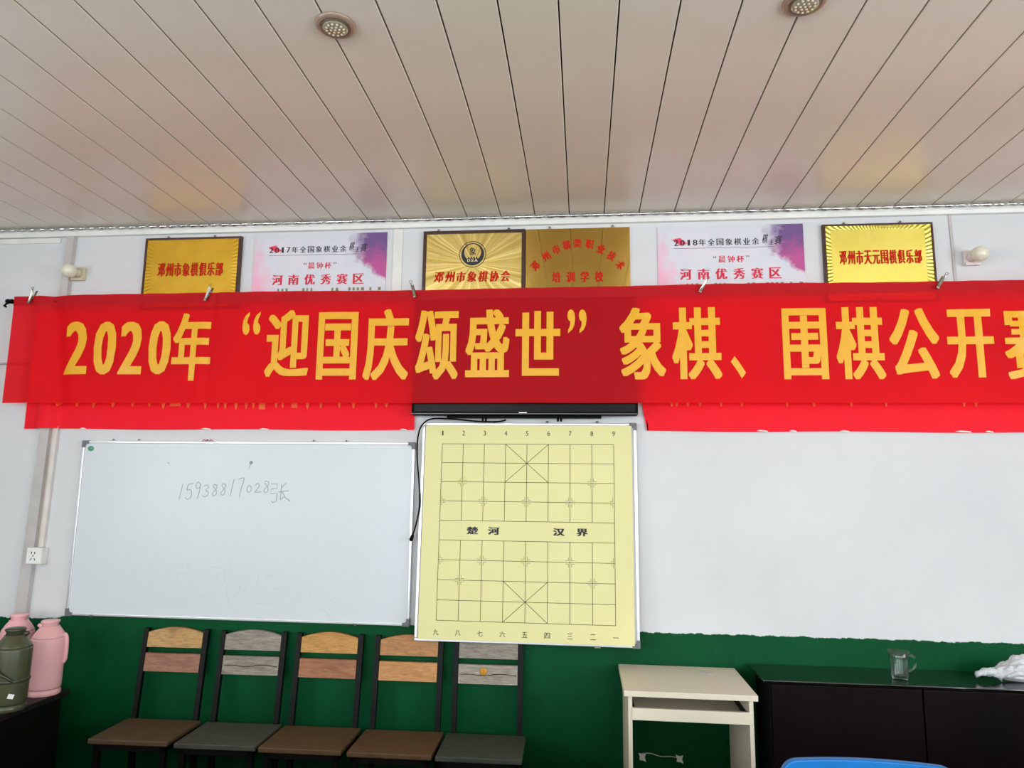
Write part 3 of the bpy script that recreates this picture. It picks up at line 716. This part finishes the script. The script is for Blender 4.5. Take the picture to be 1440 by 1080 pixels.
# ================================================================== SOCKET, LAMPS, DOWNLIGHTS
so = thing('wall_socket', (-2.957, YW-.012, 1.196), 'white wall socket box at the foot of the trunking beside the column', 'socket')
MB().box(-.045, .045, -.036, .011, 0, .087, .004).build('box', M_white_pvc, so)
MB().box(-.041, .041, -.0385, -.0355, .004, .083, .001).build('face_plate', M_tag, so)
mb = MB()
for x, z, a in ((-.012, .060, 0), (.006, .060, 0), (-.003, .045, 1), (-.014, .026, .5), (.008, .026, -.5)):
    mb.box(-.0018, .0018, -.0400, -.0384, -.006, .006, M=Matrix.Translation((x, 0, z)) @ Matrix.Rotation(a if a != 1 else 0, 4, 'Y'))
mb.build('pin_slots', M_black, so)
def lamp(x, z, side, label, hm):
    t = thing('wall_lamp', (x, YW-.001, z), label, 'lamp')
    MB().box(-.036, .036, -.020, 0, -.042, .034, .004).build('base', hm, t)
    MB().lathe([(.024, 0), (.026, .004), (.024, .026), (.020, .030)], 20, Matrix.Translation((0, -.018, -.004)) @ Matrix.Rotation(PI/2, 4, 'X')).build('socket', hm, t)
    MB().box(-.036, .036, -.034, -.019, -.045, -.030, .003).build('ledge', hm, t)
    pr = [(.018, 0), (.021, .008)]+[(.0395*math.sin(a), .045-.0395*math.cos(a)) for a in [PI*(.20+.8*k/12) for k in range(12)]]+[(.001, .0845)]
    MB().lathe(pr, 24, Matrix.Translation((0, -.042, 0)) @ Matrix.Rotation(PI/2+.15, 4, 'X') @ Matrix.Rotation(side*.12, 4, 'Y')).build('bulb', M_bulb, t, label='unlit round opal bulb')
lamp(-2.895, 2.830, -1, 'small cream lamp holder with round bulb at the upper left, left of the amber plaque', M_holder)
lamp(1.966, 2.822, 1, 'small white lamp holder with round bulb at the upper right of the wall', M_holder_p)
def downlight(x, y, label):
    t = thing('ceiling_downlight', (x, y, ZC), label, 'ceiling light')
    MB().lathe([(.043, -.004), (.046, -.011), (.056, -.011), (.064, -.006), (.066, 0)], 40).build('ring', M_ring, t)
    # lathe caps: ring disc closed, so lens sits proud of it
    MB().lathe([(.045, -.006), (.046, -.0115), (.045, -.0135), (.040, -.0140)], 40).build('lens', M_led_dk, t)
    MB().lathe([(.0405, -.0130), (.0400, -.0150), (.030, -.0175), (.012, -.0185)], 40).build('diffuser', M_lens, t)
    mb = MB()
    pts = [(0, 0)]+[(.014*math.cos(a*PI/3), .014*math.sin(a*PI/3)) for a in range(6)]+[(.028*math.cos(a*PI/6), .028*math.sin(a*PI/6)) for a in range(12)]
    for px, py in pts: mb.lathe([(.0042, -.016), (.0040, -.0195), (.0022, -.0215)], 8, Matrix.Translation((px, py, 0)))
    o = mb.build('led_cluster', M_led, t); o['kind'] = 'stuff'
downlight(-.795, 2.030, 'round recessed ceiling light, the left one, fully in view')
downlight(.676, 2.040, 'round recessed ceiling light, the right one, cut by the top edge')

# ================================================================== CHAIRS
WOOD = {'tan': wood('tan_wood', (176, 131, 75), (199, 158, 97), seed=1), 'rosy': wood('rosy_wood', (135, 88, 66), (163, 115, 90), seed=2), 'grey': wood('grey_wood', (126, 115, 102), (160, 149, 135), knots=.8, seed=3),
        'amber': wood('amber_wood', (183, 127, 57), (203, 151, 77), seed=4), 'brick': wood('reddish_wood', (147, 90, 55), (172, 115, 75), seed=5), 'orange': wood('orange_wood', (169, 115, 66), (192, 136, 82), seed=6),
        'honey': wood('honey_wood', (185, 129, 72), (203, 145, 86), seed=7), 'pale': wood('pale_grey_wood', (140, 129, 117), (171, 160, 145), knots=.9, seed=8), 'grey2': wood('grey_wood_knotted', (122, 111, 97), (158, 147, 131), knots=1, seed=9),
        's1': wood('brown_seat_wood', (87, 66, 42), (103, 79, 53), seed=10), 's2': wood('grey_seat_wood', (72, 71, 62), (88, 87, 76), seed=11), 's3': wood('brown_seat_wood_b', (91, 68, 41), (109, 82, 53), seed=12),
        's4': wood('brown_seat_wood_c', (94, 68, 42), (111, 82, 54), seed=13), 's5': wood('grey_green_seat_wood', (63, 66, 57), (79, 82, 72), seed=14)}
M_crack = mat('dark_crack', (48, 36, 26), .8); M_knot = mat('amber_knot', (196, 132, 30), .5, var=.3, scale=60)
def chair(x, rz, top, low, seat, label, extra=None):
    t = thing('dining_chair', (x, 3.60, 0), label, 'chair', 'chairs lined up along the green wall', rot=(0, 0, rz))
    W2 = .147+.027
    rk = lambda z: .012+.055*max(0, z-.45)/.44          # rake of the back
    for s_ in (-1, 1):
        xc = s_*(W2-.0125)
        mb = MB(); vs = []
        zs = [0, .45, .885]
        for z in zs:
            yy = rk(z)+(.02 if z == 0 else 0)
            for dx, dy in ((-.0125, -.0125), (.0125, -.0125), (.0125, .0125), (-.0125, .0125)): vs.append((xc+dx, yy+dy, z))
        fs = [(3, 2, 1, 0), (8, 9, 10, 11)]
        for i in (0, 4):
            for k in range(4): fs.append((i+k, i+(k+1) % 4, i+4+(k+1) % 4, i+4+k))
        mb.add(vs, fs).build('leg', M_blackmetal, t)
        MB().box(xc-.0125, xc+.0125, -.285, -.26, 0, .432).build('leg', M_blackmetal, t)
    mb = MB()
    mb.box(-W2, W2, -.285, -.262, .402, .432); mb.box(-W2+.025, W2-.025, .0, .022, .402, .432)
    for s_ in (-1, 1): xx = sorted((s_*W2, s_*(W2-.025))); mb.box(xx[0], xx[1], -.262, .0, .405, .430)
    mb.build('seat_frame', M_blackmetal, t)
    for s_ in (-1, 1): xc = s_*(W2-.0125); MB().box(xc-.009, xc+.009, -.262, .012, .16, .178).build('stretcher', M_blackmetal, t)
    MB().box(-.192, .192, -.305, .020-.012, .433, .455, .004).build('seat', WOOD[seat], t)
    def slat(z0, z1, arch, m):
        n_ = 12; pts = [(-.1465, z0), (.1465, z0)]+[(.1465-.293*i/n_, z1+arch*math.sin(PI*i/n_)) for i in range(n_+1)]
        mb = MB(); n2 = len(pts); vs = []
        for d in (-.011, .009):
            for px, pz in pts: vs.append((px, rk(pz)+d-.004*math.cos(px*9), pz))
        fs = [tuple(range(n2)), tuple(range(2*n2-1, n2-1, -1))]+[(i, i+n2, (i+1) % n2+n2, (i+1) % n2) for i in range(n2)]
        return mb.add(vs, fs).build('back_slat', WOOD[m], t)
    slat(.795, .868, .026, top); slat(.678, .766, 0, low)
    if extra:
        mb = MB(); z = .722
        pts = [(-.14+.28*i/10, rk(z)-.0158, z+.004*math.sin(i*1.1)-.003*math.cos(i*.3)) for i in range(11)]
        mb.tube(pts, [.0010+.0012*abs(math.sin(i*1.7)) for i in range(11)], 5, flat=.4).build('crack', M_crack, t, label='long dark crack in the lower slat')
    if extra == 'knot':
        MB().lathe([(.019, 0), (.018, .0015), (.009, .002)], 10, Matrix.Translation((-.022, rk(.735)-.0145, .736)) @ Matrix.Rotation(PI/2, 4, 'X')).build('knot', M_knot, t, label='amber coloured knot')
    return t
chair(-2.112, .03, 'tan', 'rosy', 's1', 'metal-framed chair with tan and rosy wooden slats, leftmost of the row')
chair(-1.690, .03, 'grey', 'grey2', 's2', 'metal-framed chair with weathered grey slats, second from the flasks', 'crack')
chair(-1.285, .02, 'amber', 'brick', 's3', 'metal-framed chair with an amber top slat and reddish lower slat, middle of the row')
chair(-.872, .02, 'orange', 'honey', 's4', 'metal-framed chair with two orange slats, beside the chess board corner')
chair(-.470, .02, 'grey', 'pale', 's5', 'metal-framed grey-slatted chair with an amber knot, under the chess board', 'knot')

# ================================================================== LEFT TABLE AND FLASKS
tb = thing('black_table', (-3.25, 3.15, 0), 'low black table in the left corner carrying vacuum flasks', 'table')
MB().box(-.70, .665, -.95, .385, .572, .60, .004).build('tabletop', mat('worn_black_tabletop', (26, 23, 21), .5, spec=.3), tb)
for sx in (-1, 1):
    MB().box(sx*.63-.012, sx*.63+.012, -.90, .36, 0, .5715).build('side_panel', M_blackmetal, tb)
MB().box(-.617, .617, .32, .338, .12, .5715).build('back_panel', M_blackmetal, tb)
MB().box(-.617, .617, -.88, .32, .25, .268).build('shelf', M_blackmetal, tb)
def flask(x, y, m, label, h=.352, r=.076, rot=0, strap=False, band=M_pink):
    t = thing('vacuum_flask', (x, y, .60), label, 'flask', rot=(0, 0, rot))
    MB().lathe([(r*.93, 0), (r*.97, .004), (r*.97, .020), (r*.92, .024), (r*.92, .030)], 32).build('base', m, t)
    MB().lathe([(r*.94, .028), (r*.97, .04), (r*.99, h*.45), (r, h*.74), (r*.985, h*.765)], 32).build('body', m, t)
    MB().lathe([(r*.98, h*.763), (r*.94, h*.79), (r*.70, h*.87), (r*.60, h*.895), (r*.57, h*.90), (r*.57, h*.915)], 32).build('shoulder', m, t)
    MB().lathe([(r*.50, h*.912), (r*.46, h*.95), (r*.53, h*.97), (r*.55, h*.985), (r*.48, h)], 24, flute=.05, fz=(h*.96, h*1.01)).build('lid', band, t)
    MB().tube([(r*.40, 0, h*.925), (r*.62, 0, h*.925), (r*.72, 0, h*.94)], [.016, .011, .008], 10).build('spout', band, t)
    pts = smooth([(-r*.86, 0, h*.80), (-r*1.00, 0, h*.775), (-r*1.07, 0, h*.68), (-r*1.07, 0, h*.48), (-r*.94, 0, h*.42)], 5)
    MB().tube(pts, .011, 8).build('handle', m, t)
    if strap:
        MB().lathe([(r*1.0, h*.35), (r*1.035, h*.355), (r*1.035, h*.385), (r*1.0, h*.39)], 32).build('band', M_olive_dk, t)
        MB().tube(smooth([(-r*.75, -r*.72, h*.66), (-r*.35, -r*1.08, h*.50), (r*.1, -r*1.12, h*.43), (r*.35, -r*1.0, h*.38)], 5), .006, 6).build('bail', M_olive_dk, t)
        MB().box(-.012, .012, -.001, .001, -.010, .010, M=Matrix.Rotation(.35, 4, 'Z') @ Matrix.Translation((0, -r*.985, h*.20)) @ Matrix.Rotation(.3, 4, 'Y')).build('sticker', M_tag, t)
    return t
flask(-2.655, 3.44, M_pink, 'pink plastic vacuum flask, rightmost on the black table', rot=PI+.3)
flask(-2.893, 3.52, M_pink, 'pink plastic vacuum flask behind the olive flask', h=.362, rot=PI*.6)
flask(-2.632, 3.19, M_olive, 'olive green vacuum flask with a white sticker, in front of the pink ones', h=.360, r=.077, rot=.45, strap=True, band=M_olive_dk)
flask(-3.075, 3.40, M_redp, 'red vacuum flask cut off by the left edge', h=.33)

# ================================================================== DESK, CABINET AND WHAT STANDS ON IT
dk = thing('computer_desk', (.445, 3.44, 0), 'cream laminate computer desk with a keyboard shelf, right of the chairs', 'desk')
MB().box(-.277, .277, -.24, .235, .763, .786, .002).build('desktop', M_laminate, dk)
for s_ in (-1, 1):
    xc = s_*.250; MB().box(xc-.0085, xc+.0085, -.228, .220, .0, .7625).build('side_panel', M_laminate, dk)
MB().box(-.2375, .2375, -.21, .12, .672, .690).build('keyboard_shelf', M_laminate, dk)
MB().box(-.243, .256, -.234, -.2165, .668, .716, .002).build('shelf_front', M_laminate, dk)
for s_ in (-1, 1): xx = sorted((s_*.2405, s_*.2285)); MB().box(xx[0], xx[1], -.20, .14, .692, .706).build('shelf_rail', M_blackmetal, dk)
MB().box(-.2405, .2405, .150, .165, .692, .7625).build('back_panel', M_laminate, dk)
mb = MB(); mb.tube(smooth([(.10, .12, .7868), (.112, .128, .7868), (.128, .118, .7868), (.142, .124, .7868), (.155, .112, .7868)], 4), .0022, 5, flat=.3)
mb.tube([(.10, .108, .7868), (.118, .104, .7868), (.135, .110, .7868)], .0016, 5, flat=.3)
mb.build('pen_mark', M_marker, dk, label='dark scribble on the desktop')
tp = thing('taped_cord', (.366, 3.69, .36), 'thin dark cord held by two white tape scraps, on the wall under the desk', 'cord')
MB().tube(smooth([(-.10, 0, .012), (-.05, -.005, .018), (0, 0, .005), (.05, -.003, .008), (.10, 0, -.002)], 4), .0025, 6).build('cord', M_grey_paint, tp)
for x in (-.088, .088):
    mb = MB(); mb.ext([(x-.014, -.014), (x+.006, -.016), (x+.018, -.022), (x+.012, 0), (x+.018, .016), (x, .012), (x-.018, .018), (x-.012, 0)], -.006, -.0045); mb.build('tape', M_tag, tp)

cbn = thing('black_cabinet', (1.75, 3.53, 0), 'long black lacquered counter with a glossy top at the right', 'cabinet')
MB().box(-.962, 1.0, -.150, .160, .792, .806, .003).build('countertop', M_gloss_black, cbn)
MB().box(-.930, .98, -.120, .150, .06, .7915).build('body', M_blackmetal, cbn)
for i in range(3):
    a = -.93+i*.6367; dr = MB().box(a+.003, a+.6337, -.142, -.1205, .075, .788, .002).build('door', M_maroon, cbn)
MB().box(-.92, .97, -.10, .14, 0, .06).build('plinth', M_black, cbn)

gl = thing('glass_mug', (1.402, 3.475, .806), 'clear glass mug with a handle on the black counter', 'glass')
M_thin = thin_glass()
prof_o = [(.030, 0), (.033, .004), (.036, .03), (.0405, .09), (.0440, .124), (.0425, .125), (.0388, .09), (.0335, .03), (.0300, .016), (.002, .014)]
MB().lathe(prof_o, 32).build('body', M_thin, gl)
MB().tube(smooth([(.0425, 0, .104), (.060, 0, .106), (.070, 0, .088), (.064, 0, .055), (.0385, 0, .040)], 5), .0048, 8).build('handle', M_thin, gl)

# crumpled plastic bag
bag = thing('plastic_bag', (1.93, 3.52, .806), 'crumpled white plastic bag at the right end of the black counter', 'bag')
bm = bmesh.new(); bmesh.ops.create_icosphere(bm, subdivisions=5, radius=1)
from mathutils import noise as mn
for v in bm.verts:
    p = v.co.copy(); n_ = mn.turbulence(p*1.5+Vector((3, 1, 2)), 4, True)
    d = 1+.30*(n_-.5)+.10*(mn.turbulence(p*4, 3, True)-.5)
    q = Vector((p.x*.115, p.y*.055, (p.z*.5+.5)*.105))*d
    q.z = max(.001, q.z*(1-.45*min(1, abs(p.x)**1.5)))
    v.co = q
for f in bm.faces: f.smooth = True
me = bpy.data.meshes.new('crumpled_body'); bm.to_mesh(me); bm.free(); me.materials.append(M_bag)
o = bpy.data.objects.new('crumpled_body', me); C.objects.link(o); o.parent = bag
mb = MB(); vs = []; fs = []
for i in range(15):
    u = i/14; x = -.085-.105*u; w_ = .030*(1-.45*u)+.006*math.sin(i*2.1)
    zc_ = .030+.012*math.sin(u*PI)-.004*u
    for k in range(10):
        a = 2*PI*k/10; rr = 1+.22*math.sin(k*2.9+i*.9)
        vs.append((x, -.008+w_*.8*math.cos(a)*rr, max(.001, zc_+(.024*(1-.55*u))*math.sin(a)*rr)))
for i in range(14):
    for k in range(10): a = i*10+k; b = i*10+(k+1) % 10; fs.append((a, b, b+10, a+10))
fs.append(tuple(range(9, -1, -1))); fs.append(tuple(range(140, 150)))
mb.add(vs, fs, True).build('twisted_end', M_bag, bag)

# ================================================================== BLUE CHAIR (only its back edge shows)
bc = thing('blue_plastic_chair', (.738, 2.04, 0), 'glossy blue plastic chair whose top edge shows at the bottom of the photo', 'chair')
def rrect(w, h, r, n=6):
    pts = []
    for cx_, cz_, a0 in ((w-r, h-r, 0), (-w+r, h-r, 90), (-w+r, -h+r, 180), (w-r, -h+r, 270)):
        for k in range(n+1): a = math.radians(a0+90*k/n); pts.append((cx_+r*math.cos(a), cz_+r*math.sin(a)))
    return pts
def bentpanel(z0, z1, w, r, y0, name):
    pts = rrect(w, (z1-z0)/2, r); nx = 14
    bm = bmesh.new()
    f_ = bm.faces.new([bm.verts.new((px, 0, pz+(z0+z1)/2)) for px, pz in pts])
    for i in range(-nx, nx): bmesh.ops.bisect_plane(bm, geom=bm.verts[:]+bm.edges[:]+bm.faces[:], plane_co=(i*w/nx, 0, 0), plane_no=(1, 0, 0))
    for v in bm.verts: v.co.y = y0-1.4*v.co.x**2*.5+.12*(v.co.z-z0)*.5
    ex_ = bmesh.ops.extrude_face_region(bm, geom=bm.faces[:])
    for v in [g for g in ex_['geom'] if isinstance(g, bmesh.types.BMVert)]: v.co.y += .022
    bmesh.ops.recalc_face_normals(bm, faces=bm.faces[:])
    me = bpy.data.meshes.new(name); bm.to_mesh(me); bm.free(); me.materials.append(M_blue)
    o = bpy.data.objects.new(name, me); C.objects.link(o); o.parent = bc
    md = o.modifiers.new('b', 'BEVEL'); md.width = .009; md.segments = 3; md.limit_method = 'ANGLE'; md.angle_limit = math.radians(50)
    return o
bentpanel(.52, .926, .226, .045, .02, 'backrest')
mb = MB(); mb.box(-.21, .21, -.40, .02, .43, .455, .01); mb.build('seat', M_blue, bc)
for sx in (-1, 1):
    MB().tube([(sx*.185, -.36, .435), (sx*.20, -.40, 0)], [.022, .017], 8).build('leg', M_blue, bc)
    MB().tube([(sx*.17, .035, .56), (sx*.185, .0, .43), (sx*.20, .06, 0)], [.018, .022, .017], 8).build('leg', M_blue, bc)

# ================================================================== UNSEEN TABLES ADDED BELOW THE FRAME TO SHADE THE LOWER WALL
M_tabletop = mat('dark_wood_top', (70, 44, 30), .3)
def shade_table(x, y, lbl):
    t = thing('shade_table', (x, y, 0), lbl, 'table')
    MB().box(-.60, .60, -.30, .30, .715, .74, .004).build('tabletop', M_tabletop, t)
    for sx in (-1, 1):
        for sy in (-1, 1): MB().box(sx*.56-.015, sx*.56+.015, sy*.26-.015, sy*.26+.015, 0, .715).build('leg', M_blackmetal, t)
    MB().box(-.545, .545, .235, .25, .12, .71).build('modesty_panel', M_blackmetal, t)
for x, y, l in ((-3.62, 1.20, 'leftmost of the front row'), (-2.54, 1.88, 'in front of the first chairs'), (-1.32, 1.90, 'in front of the middle chairs'), (-.10, 1.90, 'left of the blue chair'),
                (1.62, 1.90, 'right of the blue chair'), (2.84, 1.88, 'in front of the black counter'), (-2.9, .45, 'second row at the left'), (-1.6, .55, 'second row beside the photographer'), (1.3, .55, 'second row at the right')):
    shade_table(x, y, 'dark wooden table added below the frame to shade the lower wall, '+l)
